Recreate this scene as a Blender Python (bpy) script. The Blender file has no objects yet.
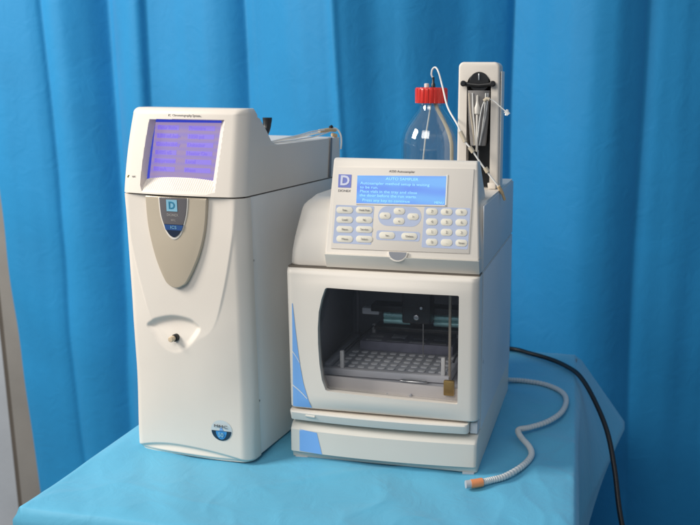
import bpy, bmesh, math, random
from mathutils import Vector, Matrix, noise as mnoise
random.seed(4)
S = bpy.context.scene
COL = S.collection
PI = math.pi

# ------------------------------------------------------------------ materials
def mat(name, rgb, rough=.45, metal=0., bump=0., bscale=400., var=0., vscale=6., coat=0., spec=.5, sheen=0., emit=None, es=1.):
    m = bpy.data.materials.new(name); m.use_nodes = True
    nt = m.node_tree; b = nt.nodes['Principled BSDF']
    b.inputs['Base Color'].default_value = (*rgb, 1)
    b.inputs['Roughness'].default_value = rough
    b.inputs['Metallic'].default_value = metal
    b.inputs['Coat Weight'].default_value = coat
    b.inputs['Specular IOR Level'].default_value = spec
    b.inputs['Sheen Weight'].default_value = sheen
    tc = nt.nodes.new('ShaderNodeTexCoord')
    if var:
        n = nt.nodes.new('ShaderNodeTexNoise'); n.inputs['Scale'].default_value = vscale; n.inputs['Detail'].default_value = 5
        nt.links.new(tc.outputs['Object'], n.inputs['Vector'])
        r = nt.nodes.new('ShaderNodeMapRange'); r.inputs[1].default_value = .3; r.inputs[2].default_value = .7
        r.inputs[3].default_value = 1-var; r.inputs[4].default_value = 1+var
        nt.links.new(n.outputs['Fac'], r.inputs[0])
        mx = nt.nodes.new('ShaderNodeVectorMath'); mx.operation = 'SCALE'; mx.inputs[0].default_value = rgb
        nt.links.new(r.outputs[0], mx.inputs['Scale']); nt.links.new(mx.outputs[0], b.inputs['Base Color'])
        r2 = nt.nodes.new('ShaderNodeMapRange'); r2.inputs[1].default_value = .3; r2.inputs[2].default_value = .7
        r2.inputs[3].default_value = rough*.85; r2.inputs[4].default_value = min(1, rough*1.15)
        nt.links.new(n.outputs['Fac'], r2.inputs[0]); nt.links.new(r2.outputs[0], b.inputs['Roughness'])
    if bump:
        n = nt.nodes.new('ShaderNodeTexNoise'); n.inputs['Scale'].default_value = bscale; n.inputs['Detail'].default_value = 3
        nt.links.new(tc.outputs['Object'], n.inputs['Vector'])
        bp = nt.nodes.new('ShaderNodeBump'); bp.inputs['Strength'].default_value = 1; bp.inputs['Distance'].default_value = bump
        nt.links.new(n.outputs['Fac'], bp.inputs['Height']); nt.links.new(bp.outputs['Normal'], b.inputs['Normal'])
    if emit:
        b.inputs['Emission Color'].default_value = (*emit, 1); b.inputs['Emission Strength'].default_value = es
    return m

CREAM = mat('cream_plastic', (.77, .70, .62), .42, bump=.00009, bscale=1100, var=.04, vscale=5)
CREAM2 = mat('pale_cream_plastic', (.75, .695, .625), .40, bump=.00009, bscale=1100, var=.04, vscale=5)
SIDE = mat('grey_cream_side', (.83, .80, .76), .5, bump=.00010, bscale=700, var=.04, vscale=7)  # even pale tone for the cabinets and the holder flank
SIDER = mat('blue_grey_side', (.62, .66, .70), .5, bump=.00010, bscale=700, var=.04, vscale=7)  # even blue grey for the right machine's side covers
PANELGREY = mat('panel_film', (.68, .63, .57), .45, bump=.00003, bscale=700, var=.03)
LIP = mat('lip_plastic', (.66, .63, .57), .4, bump=.00005, bscale=800, var=.03)
TAN = mat('tan_metallic_plastic', (.60, .51, .39), .28, metal=.25, bump=.00004, bscale=1200, var=.05)
BADGE = mat('dark_grey_badge', (.13, .12, .125), .25, coat=.6, var=.1)
NAVY = mat('navy_badge', (.008, .016, .04), .2, coat=.6, var=.1)
BLACK = mat('black_plastic', (.012, .012, .013), .35, bump=.00005, bscale=600, var=.2)
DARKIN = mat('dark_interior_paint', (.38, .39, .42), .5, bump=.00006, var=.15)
GREYIN = mat('grey_interior_paint', (.55, .55, .57), .45, bump=.00005, var=.08)
TRAYM = mat('grey_tray_plastic', (.48, .50, .54), .4, var=.08)
TRAYH = mat('white_vial_cap', (.86, .88, .90), .4, var=.05)
TEAL = mat('teal_anodised_metal', (.40, .75, .76), .3, metal=.3, var=.15, vscale=40)
STEEL = mat('brushed_steel', (.55, .55, .55), .3, metal=1, var=.1, vscale=50)
BRASS = mat('brass', (.50, .33, .10), .35, metal=.7, var=.15, vscale=60)
LOGO = mat('logo_blue', (.13, .17, .55), .4, var=.04)
LOGOL = mat('logo_pale', (.62, .65, .80), .4, var=.03)
TEALLOGO = mat('logo_teal', (.22, .46, .60), .4, var=.1)
DECAL = mat('blue_decal', (.20, .42, .80), .35, var=.03)
PAD = mat('key_pad_blue', (.40, .46, .62), .45, var=.04)
KEY = mat('key_cream', (.72, .68, .58), .4, var=.03)
INK = mat('grey_ink', (.10, .09, .09), .6, var=.1)
INKL = mat('pale_ink', (.36, .34, .32), .6, var=.1)
RED = mat('red_cap_plastic', (.62, .030, .022), .33, bump=.00004, bscale=500, var=.06)
TUBE = mat('white_tubing', (.80, .79, .76), .3, var=.03)
TUBEY = mat('yellowed_tubing', (.58, .50, .38), .35, var=.06)
BEIGEFIT = mat('beige_fitting', (.58, .42, .24), .4, var=.08)
HOSE = mat('grey_corrugated_hose', (.58, .60, .60), .35, var=.05)
ORANGE = mat('orange_sleeve', (.85, .30, .12), .4, var=.05)
CABLE = mat('black_cable', (.010, .010, .012), .4, var=.2)
WALL = mat('grey_white_wall', (.42, .45, .49), .7, bump=.0006, bscale=60, var=.05)
BEIGE = mat('beige_trim', (.27, .255, .235), .6, bump=.0003, bscale=80, var=.08)
FLOOR = mat('grey_floor', (.16, .16, .17), .5, bump=.0003, bscale=40, var=.15)
GROOVE = mat('seam_shadow_gasket', (.13, .11, .09), .7, var=.1)
STICK = mat('sticker_white', (.60, .65, .66), .35, var=.03)

def fabric(name, rgb, rough, weave, wr, trans=0.):
    m = bpy.data.materials.new(name); m.use_nodes = True
    nt = m.node_tree; b = nt.nodes['Principled BSDF']; L = nt.links.new
    tc = nt.nodes.new('ShaderNodeTexCoord')
    n1 = nt.nodes.new('ShaderNodeTexNoise'); n1.inputs['Scale'].default_value = 5; n1.inputs['Detail'].default_value = 6; n1.inputs['Distortion'].default_value = .6
    n2 = nt.nodes.new('ShaderNodeTexNoise'); n2.inputs['Scale'].default_value = 900; n2.inputs['Detail'].default_value = 2
    n3 = nt.nodes.new('ShaderNodeTexNoise'); n3.inputs['Scale'].default_value = 22; n3.inputs['Detail'].default_value = 4; n3.inputs['Distortion'].default_value = 1.2
    for n in (n1, n2, n3): L(tc.outputs['Object'], n.inputs['Vector'])
    r = nt.nodes.new('ShaderNodeMapRange'); r.inputs[1].default_value = .3; r.inputs[2].default_value = .7; r.inputs[3].default_value = .95; r.inputs[4].default_value = 1.05
    L(n1.outputs['Fac'], r.inputs[0])
    mx = nt.nodes.new('ShaderNodeVectorMath'); mx.operation = 'SCALE'; mx.inputs[0].default_value = rgb
    L(r.outputs[0], mx.inputs['Scale']); L(mx.outputs[0], b.inputs['Base Color'])
    b.inputs['Roughness'].default_value = rough; b.inputs['Sheen Weight'].default_value = .25; b.inputs['Sheen Roughness'].default_value = .4
    b.inputs['Specular IOR Level'].default_value = .3
    b1 = nt.nodes.new('ShaderNodeBump'); b1.inputs['Distance'].default_value = wr; b1.inputs['Strength'].default_value = 1
    b2 = nt.nodes.new('ShaderNodeBump'); b2.inputs['Distance'].default_value = weave; b2.inputs['Strength'].default_value = 1
    L(n3.outputs['Fac'], b1.inputs['Height']); L(n2.outputs['Fac'], b2.inputs['Height'])
    L(b1.outputs['Normal'], b2.inputs['Normal']); L(b2.outputs['Normal'], b.inputs['Normal'])
    return m
CURTAIN = fabric('blue_curtain_fabric', (.014, .235, .50), .65, .00008, .0013)
CLOTH = fabric('turquoise_tablecloth_fabric', (.110, .425, .625), .6, .00005, .0016)

def pane_mat(name, tint, gloss_rough=.03, f0=.06, boost=1.):
    m = bpy.data.materials.new(name); m.use_nodes = True
    nt = m.node_tree; nt.nodes.clear(); L = nt.links.new
    out = nt.nodes.new('ShaderNodeOutputMaterial'); mix = nt.nodes.new('ShaderNodeMixShader')
    tr = nt.nodes.new('ShaderNodeBsdfTransparent'); tr.inputs[0].default_value = (*tint, 1)
    gl = nt.nodes.new('ShaderNodeBsdfGlossy'); gl.inputs['Roughness'].default_value = gloss_rough
    lw = nt.nodes.new('ShaderNodeLayerWeight'); lw.inputs['Blend'].default_value = .5
    pw = nt.nodes.new('ShaderNodeMath'); pw.operation = 'POWER'; pw.inputs[1].default_value = 4.5; L(lw.outputs['Facing'], pw.inputs[0])
    fr = nt.nodes.new('ShaderNodeMath'); fr.operation = 'MULTIPLY_ADD'; fr.inputs[1].default_value = .6; fr.inputs[2].default_value = .045; L(pw.outputs[0], fr.inputs[0])
    mu = nt.nodes.new('ShaderNodeMath'); mu.operation = 'MULTIPLY'; mu.inputs[1].default_value = boost; mu.use_clamp = True
    L(fr.outputs[0], mu.inputs[0]); L(mu.outputs[0], mix.inputs[0]); L(tr.outputs[0], mix.inputs[1]); L(gl.outputs[0], mix.inputs[2]); L(mix.outputs[0], out.inputs[0])
    return m
PANE = pane_mat('window_acrylic', (.97, .97, .98), boost=1.7)
SLEEVE = mat('frosted_sleeve', (.34, .32, .31), .3, var=.08)
SLEEVE.node_tree.nodes['Principled BSDF'].inputs['Alpha'].default_value = .55
GLASS = pane_mat('bottle_glass', (.965, .98, .98), .03, boost=2.2)

def lcd_mat(name, cols, strength, stripes, scale):
    m = bpy.data.materials.new(name); m.use_nodes = True
    nt = m.node_tree; b = nt.nodes['Principled BSDF']; L = nt.links.new
    tc = nt.nodes.new('ShaderNodeTexCoord')
    w = nt.nodes.new('ShaderNodeTexWave'); w.bands_direction = 'Z'; w.inputs['Scale'].default_value = scale; w.inputs['Distortion'].default_value = stripes; w.inputs['Detail'].default_value = 2
    n = nt.nodes.new('ShaderNodeTexNoise'); n.inputs['Scale'].default_value = 22; n.inputs['Detail'].default_value = 1
    L(tc.outputs['Object'], w.inputs['Vector']); L(tc.outputs['Object'], n.inputs['Vector'])
    ad = nt.nodes.new('ShaderNodeMath'); ad.operation = 'MULTIPLY_ADD'; ad.inputs[1].default_value = .45; L(w.outputs['Fac'], ad.inputs[0]); 
    sc = nt.nodes.new('ShaderNodeMath'); sc.operation = 'MULTIPLY'; sc.inputs[1].default_value = .6; L(n.outputs['Fac'], sc.inputs[0]); L(sc.outputs[0], ad.inputs[2])
    cr = nt.nodes.new('ShaderNodeValToRGB'); cr.color_ramp.elements[0].color = (*cols[0], 1); cr.color_ramp.elements[1].color = (*cols[1], 1)
    cr.color_ramp.elements[0].position = .2; cr.color_ramp.elements[1].position = .75
    L(ad.outputs[0], cr.inputs[0]); L(cr.outputs[0], b.inputs['Emission Color'])
    b.inputs['Base Color'].default_value = (.02, .02, .05, 1); b.inputs['Emission Strength'].default_value = strength; b.inputs['Roughness'].default_value = .3
    return m
LCD_BLUE = lcd_mat('blue_lcd', ((.04, .22, .88), (.09, .42, .95)), .85, 2, 12)
LCD_VIOLET = lcd_mat('violet_lcd', ((.33, .25, .64), (.40, .29, .50)), .85, 1, 30)
LCD_TEXT = mat('lcd_text_glow', (.1, .3, .5), .4, emit=(.30, .66, 1.), es=.85)
LCD_DARK = mat('violet_lcd_text', (.02, .02, .1), .4, emit=(.25, .17, .84), es=.85)
LCD_BAND = mat('violet_band', (.02, .02, .1), .4, emit=(.30, .21, .80), es=.85)
LCD_EDGE = mat('lcd_blue_edge', (.02, .02, .1), .4, emit=(.035, .06, .62), es=.8)

# ------------------------------------------------------------------ helpers
def link(name, me, m, parent=None, smooth=True, angle=35):
    o = bpy.data.objects.new(name, me); COL.objects.link(o)
    if m: me.materials.append(m)
    if parent: o.parent = parent
    if smooth:
        me.shade_auto_smooth(use_auto_smooth=True, angle=math.radians(angle)) if hasattr(me, 'shade_auto_smooth') else None
        for p in me.polygons: p.use_smooth = True
        try: me.set_sharp_from_angle(angle=math.radians(angle))
        except Exception: pass
    return o
def fin(name, bm, m, parent=None, smooth=True, angle=35, norm=True):
    if norm: bmesh.ops.recalc_face_normals(bm, faces=bm.faces)
    me = bpy.data.meshes.new(name); bm.to_mesh(me); bm.free()
    return link(name, me, m, parent, smooth, angle)
def thing(name, label, cat, loc=(0,0,0), rz=0, group=None):
    o = bpy.data.objects.new(name, None); COL.objects.link(o); o.empty_display_size = .02
    o.location = loc; o.rotation_euler = (0,0,rz); o['label'] = label; o['category'] = cat
    if group: o['group'] = group
    return o
def tag(o, label, cat, group=None, kind=None):
    if label: o['label'] = label
    if cat: o['category'] = cat
    if group: o['group'] = group
    if kind: o['kind'] = kind
    return o
def bevel_bm(bm, w, seg=3, ang=30):
    es = [e for e in bm.edges if len(e.link_faces) == 2 and e.calc_face_angle(0) > math.radians(ang)]
    if es and w: bmesh.ops.bevel(bm, geom=es, offset=w, segments=seg, profile=.5, affect='EDGES', clamp_overlap=True)
def box_bm(a, b, bw=.001, seg=2, bm=None):
    t = bmesh.new()
    bmesh.ops.create_cube(t, size=1)
    for v in t.verts:
        v.co = Vector([(a[i]+b[i])/2 + v.co[i]*(b[i]-a[i]) for i in range(3)])
    bevel_bm(t, bw, seg)
    if bm is None: return t
    me = bpy.data.meshes.new('t'); t.to_mesh(me); t.free(); bm.from_mesh(me); bpy.data.meshes.remove(me); return bm
def box(name, a, b, m, parent=None, bw=.001, seg=2): return fin(name, box_bm(a, b, bw, seg), m, parent)
def prism_bm(pts, d0, d1, axis='y', bw=0, seg=2):
    """pts in the two remaining axes; extrude along axis from d0 to d1"""
    bm = bmesh.new()
    def P(p, d):
        if axis == 'y': return Vector((p[0], d, p[1]))
        if axis == 'x': return Vector((d, p[0], p[1]))
        return Vector((p[0], p[1], d))
    A = [bm.verts.new(P(p, d0)) for p in pts]; B = [bm.verts.new(P(p, d1)) for p in pts]
    n = len(pts)
    bm.faces.new(A); bm.faces.new(B[::-1])
    for i in range(n): bm.faces.new((A[i], B[i], B[(i+1) % n], A[(i+1) % n]))
    bmesh.ops.recalc_face_normals(bm, faces=bm.faces)
    bevel_bm(bm, bw, seg)
    return bm
def catmull(P, n=8, closed=False):
    P = [Vector(p) for p in P]; out = []
    m = len(P)
    rng = range(m) if closed else range(m-1)
    for i in rng:
        if closed: a, b, c, d = P[i-1], P[i], P[(i+1) % m], P[(i+2) % m]
        else: a, b, c, d = P[max(i-1, 0)], P[i], P[i+1], P[min(i+2, m-1)]
        for k in range(n):
            t = k/n
            out.append(.5*((2*b)+(c-a)*t+(2*a-5*b+4*c-d)*t*t+(3*b-a-3*c+d)*t**3))
    if not closed: out.append(P[-1])
    return out
def tube_bm(path, r, seg=12, bm=None, rf=None):
    bm = bm or bmesh.new(); path = [Vector(p) for p in path]; rings = []
    N = None
    for i, p in enumerate(path):
        t = (path[min(i+1, len(path)-1)]-path[max(i-1, 0)]).normalized()
        if N is None:
            N = t.orthogonal().normalized()
        else:
            N = (N - t*N.dot(t)).normalized()
        B = t.cross(N); rr = rf(i) if rf else r
        rings.append([bm.verts.new(p+(N*math.cos(a)+B*math.sin(a))*rr) for a in [2*PI*k/seg for k in range(seg)]])
    for A, B_ in zip(rings, rings[1:]):
        for k in range(seg): bm.faces.new((A[k], A[(k+1) % seg], B_[(k+1) % seg], B_[k]))
    bm.faces.new(rings[0][::-1]); bm.faces.new(rings[-1])
    return bm
def lathe_bm(prof, seg=48, c=(0,0,0), axis='z', close=False):
    bm = bmesh.new(); rings = []; c = Vector(c)
    def V(r, h, a):
        x, y = r*math.cos(a), r*math.sin(a)
        v = {'z': (x, y, h), 'y': (x, h, y), 'x': (h, x, y)}[axis]
        return bm.verts.new(c+Vector(v))
    for r, h in prof:
        rings.append([V(max(r, 1e-5), h, 2*PI*k/seg) for k in range(seg)])
    for A, B in zip(rings, rings[1:]):
        for k in range(seg): bm.faces.new((A[k], A[(k+1) % seg], B[(k+1) % seg], B[k]))
    if close:
        A, B = rings[-1], rings[0]
        for k in range(seg): bm.faces.new((A[k], A[(k+1) % seg], B[(k+1) % seg], B[k]))
    else:
        bm.faces.new(rings[0][::-1]); bm.faces.new(rings[-1])
    return bm
def loft_bm(rows, NF=60, NC=8, disp=None, NS=2):
    """closed rings stacked in z: each row (z, xl, xr, yf, yb, rf, rb)"""
    bm = bmesh.new(); R = []
    for z, xl, xr, yf, yb, rf, rb in rows:
        pts = []
        for i in range(NF+1):
            x = xl+rf+(xr-xl-2*rf)*i/NF; pts.append([x, yf, 1])
        for i in range(1, NC+1):
            a = -PI/2+PI/2*i/NC; pts.append([xr-rf+rf*math.cos(a), yf+rf+rf*math.sin(a), 1])
        for i in range(NC+1):
            a = PI/2*i/NC; pts.append([xr-rb+rb*math.cos(a), yb-rb+rb*math.sin(a), 0])
        for i in range(NC+1):
            a = PI/2+PI/2*i/NC; pts.append([xl+rb+rb*math.cos(a), yb-rb+rb*math.sin(a), 0])
        for i in range(NC):
            a = PI+PI/2*i/NC; pts.append([xl+rf+rf*math.cos(a), yf+rf+rf*math.sin(a), 1])
        ring = []
        for x, y, w in pts:
            if disp and w > 0: y += disp(x, z)*min(1, w)
            ring.append(bm.verts.new((x, y, z)))
        R.append(ring)
    n = len(R[0])
    for A, B in zip(R, R[1:]):
        for k in range(n): bm.faces.new((A[k], A[(k+1) % n], B[(k+1) % n], B[k]))
    bm.faces.new(R[0][::-1]); bm.faces.new(R[-1])
    return bm
def boolean(o, cutter, op='DIFFERENCE'):
    md = o.modifiers.new('b', 'BOOLEAN'); md.object = cutter; md.operation = op; md.solver = 'EXACT'
    dg = bpy.context.evaluated_depsgraph_get(); dg.update()
    me = bpy.data.meshes.new_from_object(o.evaluated_get(dg))
    o.modifiers.clear(); o.data = me
    bpy.data.objects.remove(cutter)
    for p in me.polygons: p.use_smooth = True
    try: me.set_sharp_from_angle(angle=math.radians(32))
    except Exception: pass
def text(name, s, size, m, parent, M, depth=.0002, align='CENTER', sx=1., bold=0.):
    """text drawn in local XY of matrix M"""
    cu = bpy.data.curves.new('t', 'FONT'); cu.body = s; cu.size = size; cu.align_x = align; cu.align_y = 'CENTER'
    cu.extrude = depth; cu.offset = bold; cu.resolution_u = 3; cu.space_line = 1.0
    t = bpy.data.objects.new('t', cu); COL.objects.link(t)
    dg = bpy.context.evaluated_depsgraph_get(); dg.update()
    me = bpy.data.meshes.new_from_object(t.evaluated_get(dg))
    bpy.data.objects.remove(t)
    me.transform(Matrix.Diagonal((sx, 1, 1, 1))); me.transform(M)
    me.materials.clear()
    return link(name, me, m, parent, smooth=False)
def ss(a, b, x):
    t = max(0., min(1., (x-a)/(b-a))); return t*t*(3-2*t)
def lerpt(tab, x):
    if x <= tab[0][0]: return tab[0][1]
    for (a, b), (c, d) in zip(tab, tab[1:]):
        if x <= c: return b+(d-b)*(x-a)/(c-a)
    return tab[-1][1]
def poly_sd(px, pz, P):
    """signed distance, positive inside"""
    d = 1e9; ins = False; n = len(P); j = n-1
    for i in range(n):
        ax, az = P[i]; bx, bz = P[j]
        ex, ez = bx-ax, bz-az; wx, wz = px-ax, pz-az
        t = max(0, min(1, (wx*ex+wz*ez)/(ex*ex+ez*ez+1e-12)))
        q = (wx-ex*t)**2+(wz-ez*t)**2
        if q < d: d = q
        if (az > pz) != (bz > pz) and px < (bx-ax)*(pz-az)/(bz-az)+ax: ins = not ins
        j = i
    d = math.sqrt(d); return d if ins else -d

# ------------------------------------------------------------------ setting
bm = bmesh.new()
for p in ((-6,-6),(6,-6),(6,6),(-6,6)): bm.verts.new((p[0], p[1], -.93))
bm.faces.new(bm.verts); tag(fin('floor', bm, FLOOR, smooth=False), None, None, kind='structure')
w = box('wall', (-3.2, 1.12, -.93), (2.6, 1.22, 2.2), WALL, bw=0); tag(w, 'pale grey wall behind the blue curtain', 'wall')
w = box('door_frame', (-1.62, 1.00, -.93), (-1.36, 1.117, 2.0), BEIGE, bw=.004); tag(w, 'dull beige upright frame strip at the left edge of the curtain', 'frame')
dk = box('frame_edge', (-1.6360, 1.004, -.93), (-1.6203, 1.117, 2.0), mat('brown_edge', (.10,.085,.07), .6, var=.1), w, bw=0)
# curtain : one sheet, pleats as a depth profile
# how strongly each stretch of cloth turns towards the left (1 = square to the room), read off along x
TURN = [(-1.90,.6),(-1.75,.9),(-1.62,.4),(-1.50,.6),(-1.40,.56),(-1.34,.50),(-1.312,.42),(-1.306,.20),(-1.298,.66),(-1.25,.52),(-1.19,.36),(-1.162,.34),(-1.155,.62),(-1.135,.84),(-1.09,.76),
 (-1.05,.60),(-1.040,.40),(-1.034,.22),(-1.026,.60),(-.96,.66),(-.90,.72),(-.84,.66),(-.776,.48),(-.760,.46),(-.752,.78),(-.722,.70),(-.718,.86),(-.65,.76),(-.575,.66),(-.50,.60),
 (-.470,.72),(-.464,.30),(-.455,.44),(-.40,.46),(-.325,.50),(-.27,.40),(-.15,.42),(-.085,.36),(-.070,.26),(-.064,.66),(.0,.72),(.10,.60),(.16,.50),(.230,.34),(.238,.24),(.246,.58),
 (.34,.50),(.42,.44),(.46,.7),(.60,.6),(.70,.4),(.75,.75),(.95,.5),(1.05,.4),(1.10,.75),(1.3,.55),(1.5,.4),(1.55,.7),(2.0,.5)]
NT = 1600; XA, XB = -1.75, 2.05
_s = [-(max(.12, lerpt(TURN, XA+(XB-XA)*i/NT))/.55-1)*2.4 for i in range(NT+1)]
_y = [0.]
for i in range(NT): _y.append(_y[-1]+(_s[i]+_s[i+1])/2*(XB-XA)/NT)
_w = 150   # take the slow drift out so that the cloth stays in one plane
_m = [sum(_y[max(0, i-_w):i+_w+1])/len(_y[max(0, i-_w):i+_w+1]) for i in range(NT+1)]
_y = [a-b*.85 for a, b in zip(_y, _m)]; _mean = sum(_y)/len(_y); _y = [a-_mean for a in _y]
def curtain_y(x, z):
    h = .55+.45*ss(-.6, .7, z)
    xs = x + .010*math.sin(z*2.1+x*3) + .004*math.sin(z*5.3+x*7)
    t = (xs-XA)/(XB-XA)*NT; i = max(0, min(NT-1, int(t))); f = t-i
    y = (_y[i]*(1-f)+_y[i+1]*f)*h
    y += .0010*math.sin(xs*37+2.2*z)*h + .0075*mnoise.noise(Vector((xs*9, z*.7, 3.1)))*h + .0030*mnoise.noise(Vector((xs*24, z*1.6, 8.3)))*h
    y += .005*math.sin(z*4.+xs*6)*(.3+.7*ss(.6, -.4, z))
    y += .003*math.sin(z*17+xs*9+2*math.sin(xs*5))*ss(.35, .1, z)*ss(-.5, -.1, z)
    return .865+y
bm = bmesh.new(); NX, NZ = 760, 110; G = []
for j in range(NZ+1):
    z = -.91+(2.0+.91)*j/NZ; row = []
    for i in range(NX+1):
        x = -1.472+(1.9+1.472)*i/NX
        row.append(bm.verts.new((x-.036*z*ss(-.9, -1.4, x), curtain_y(x, z), z)))
    G.append(row)
for j in range(NZ):
    for i in range(NX): bm.faces.new((G[j][i], G[j][i+1], G[j+1][i+1], G[j+1][i]))
cur = fin('curtain', bm, CURTAIN, angle=80)
sm = cur.modifiers.new('thick', 'SOLIDIFY'); sm.thickness = .0015
tag(cur, 'bright blue fabric curtain hanging in soft vertical folds behind the table', 'curtain')

# ------------------------------------------------------------------ table + cloth
tb = thing('table', 'plain table hidden under the turquoise cloth', 'table', (-.24, .2, -.93))
TX0, TX1, TY0, TY1 = -.590, .128, -.215, .612
ttop = box_bm((-.345, -.41, .902), (.36, .405, .926), .003); fin('tabletop', ttop, BEIGE, tb)
for x in (-.31, .31):
    for y in (-.37, .37): box('leg', (x-.02, y-.02, 0), (x+.02, y+.02, .9018), STEEL, tb, .002)
def cloth():
    bm = bmesh.new(); NXc, NYc, NS_ = 230, 260, 60
    FLc, FR, BR, BL = Vector((-.595,-.223)), Vector((.1565,-.223)), Vector((.114,.622)), Vector((-.595,.622))
    def wr(x, y):
        return (.0010*math.sin(x*19+y*7+1.5*math.sin(y*11))+.0008*math.sin(y*27-x*13)+.0007*math.sin((x+y)*45+2*math.sin(x*14)))*1.35+.001
    top = []
    for j in range(NYc+1):
        v = j/NYc; row = []
        for i in range(NXc+1):
            u = i/NXc
            p = FLc.lerp(FR, u).lerp(BL.lerp(BR, u), v)
            edge = min(u, 1-u, v, 1-v)
            z = wr(p.x, p.y)*ss(0, .03, edge)
            # creases radiating across the cloth between and in front of the machines
            z += .0016*math.exp(-((p.y+.10-.55*(p.x+.30))/.012)**2)*ss(-.34,-.25,p.x)*ss(.05,-.1,p.x)
            z += .0014*math.exp(-((p.y-.16+.35*(p.x-.1))/.016)**2)*ss(.0,.03,p.x)
            dR = max(-.30-p.x, p.x-.01, -.01-p.y, p.y-.38, 0); dL = max(-.585-p.x, p.x+.315, -.06-p.y, p.y-.35, 0)
            msk = ss(0, .05, min(dR, dL))
            q = Vector((p.x*5.5, p.y*5.5, 1.7)); rd = 1-abs(mnoise.noise(q+Vector((0, 0, mnoise.noise(q*1.7)*.7))))*2.2
            q2 = Vector((p.x*13+p.y*5, p.y*11, 4.2)); rd2 = 1-abs(mnoise.noise(q2))*2.4
            z += msk*(.0018*max(0, rd)**3+.0009*max(0, rd2)**3)-.0008*msk
            z -= .0020*ss(.007, 0, edge)
            row.append(bm.verts.new((p.x, p.y, z)))
        top.append(row)
    for j in range(NYc):
        for i in range(NXc): bm.faces.new((top[j][i], top[j][i+1], top[j+1][i+1], top[j+1][i]))
    per = [top[0][i] for i in range(NXc)]+[top[j][NXc] for j in range(NYc)]+[top[NYc][i] for i in range(NXc, 0, -1)]+[top[j][0] for j in range(NYc, 0, -1)]
    n = len(per); cx, cy = -.23, .2
    prev = per
    H = .60
    def g(d):   # fin profile down the drop
        return d/.16 if d < .16 else max(.10, 1-(d-.16)/.27)
    for k in range(1, NS_+1):
        d = H*(k/NS_)**1.15; cur_ = []
        for i, v in enumerate(per):
            x, y = v.co.x, v.co.y
            ox = oy = 0
            if y < -.222: oy = -1
            if y > .621: oy = 1
            if x < -.594: ox = -1
            tt = (y+.223)/.845
            xr = .1565-.0425*tt
            if x > xr-.001: ox = 1
            s = x*9 if oy else y*9
            rip = .010*math.sin(s*2.2+1)*ss(0, .4, d)+.006*math.sin(s*5.1)*ss(.05, .5, d)
            f = .006*ss(0, .012, d)+rip*.8+.02*d
            if oy == -1 and ox == 0: f = .006*ss(0,.012,d)+abs(rip)*.6+.02*d
            nx, ny = x+ox*f, y+oy*f
            if ox == 1:   # stiff corner fin at the far right corner
                a = max(0, (y-.17)/.45); nx = x+.006*ss(0, .012, d)+.108*g(d)*a
            if oy == 1:
                a = max(0, (x+.02)/.134)**2; ny += .03*g(d)*a; nx += .105*g(d)*a if ox == 0 else 0
            if ox and oy == -1: nx += ox*.010*ss(0, .3, d); ny -= .02*ss(0, .3, d)
            cur_.append(bm.verts.new((nx, ny, -.0035-d+.0035*0)))
        for i in range(n): bm.faces.new((prev[i], cur_[i], cur_[(i+1) % n], prev[(i+1) % n]))
        prev = cur_
    return bm
cl = fin('tablecloth', cloth(), CLOTH, angle=60)
tag(cl, 'turquoise cloth draped over the table under both machines', 'tablecloth')

# ------------------------------------------------------------------ left machine (tall, violet screen)
LM = thing('chromatograph', 'tall cream machine on the left with square violet screen and shield shaped badge', 'machine', (-.3397, -.0327, .0015), -.0989)
XL, XR = -.2045, 0.
XC = -.104
VH = [(0, 0), (.150, .0), (.185, .020), (.2105, .0505), (.2675, .0695), (.340, .0850), (.403, .0940), (.5, .097)]
BOWL = [(-.1700,.2050),(-.160,.2145),(-.1473,.2205),(-.1205,.2262),(-.0928,.2238),(-.080,.2175),(-.0722,.2085),(-.0790,.1950),(-.0900,.1815),(-.1050,.1700),(-.1200,.1660),(-.1360,.1700),(-.1500,.1800),(-.1610,.1920)]
_b = catmull([(x, 0, z) for x, z in BOWL], 5, True); BOWL = [(p.x, p.z) for p in _b]
_v = catmull([(z, h, 0) for z, h in VH], 8); VH = [(p.x, p.y) for p in _v]
_vc = {}
def VHz(z):
    if z not in _vc: _vc[z] = lerpt(VH, z)
    return _vc[z]
def hull(t):  # convex drop-off away from the centre line, t = |x-xc|
    return .011*(t/.1)**2.3
def l_disp(x, z):
    t = abs(x-XC); vh = VHz(z)
    y = (hull(t) if t > vh else hull(vh))*(.30+.70*ss(.0, .14, z))
    if t > vh: y += .0009*ss(0, .004, t-vh)*ss(.20, .26, z)
    sd = poly_sd(x, z, BOWL) if (-.18 < x < -.06 and .15 < z < .24) else -1
    if sd > 0:
        y += (.0070*ss(0, .011, sd))*ss(.164, .222, z)+.0008*ss(0, .006, sd)
    # scooped lip at the foot
    za = .0185-.9*(x+.125)**2*(1.0 if x > -.125 else 2.3)
    if z < za+.001: y += .0036*ss(-.001, .0045, za-z)*(1-ss(.004, .016, za-z)*.85)
    y += .004*ss(.006, 0, z)
    return y
rows = []
nz = 250
for k in range(nz+1):
    z = .4045*(k/nz)**1.35
    rf = .016
    e = .0025*ss(.003, 0, z)
    rows.append((z, XL+e, XR-e+.0, -.0105+.0005*0, .0265, rf, .001))
bm = loft_bm(rows, 200, 10, l_disp)
lower = fin('front_door', bm, CREAM, LM, angle=50)
# side and rear cabinet behind the front door
bm = loft_bm([(z, -.1995, -.0012, .0272, .345, .0008, .004) for z in (0.004, .2, .4045)], 2, 3)
fin('cabinet', bm, SIDE, LM)
bm = box_bm((-.1990, .0150, .4046), (-.0020, .342, .4066), 0); fin('seam_gasket', bm, GROOVE, LM)
for z in (.0905, .31): fin('screw', lathe_bm([(0, 0), (.0016, 0), (.0016, .0006), (0, .0006)], 12, (-.0012, .029, z), 'x'), STEEL, LM)
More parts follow.
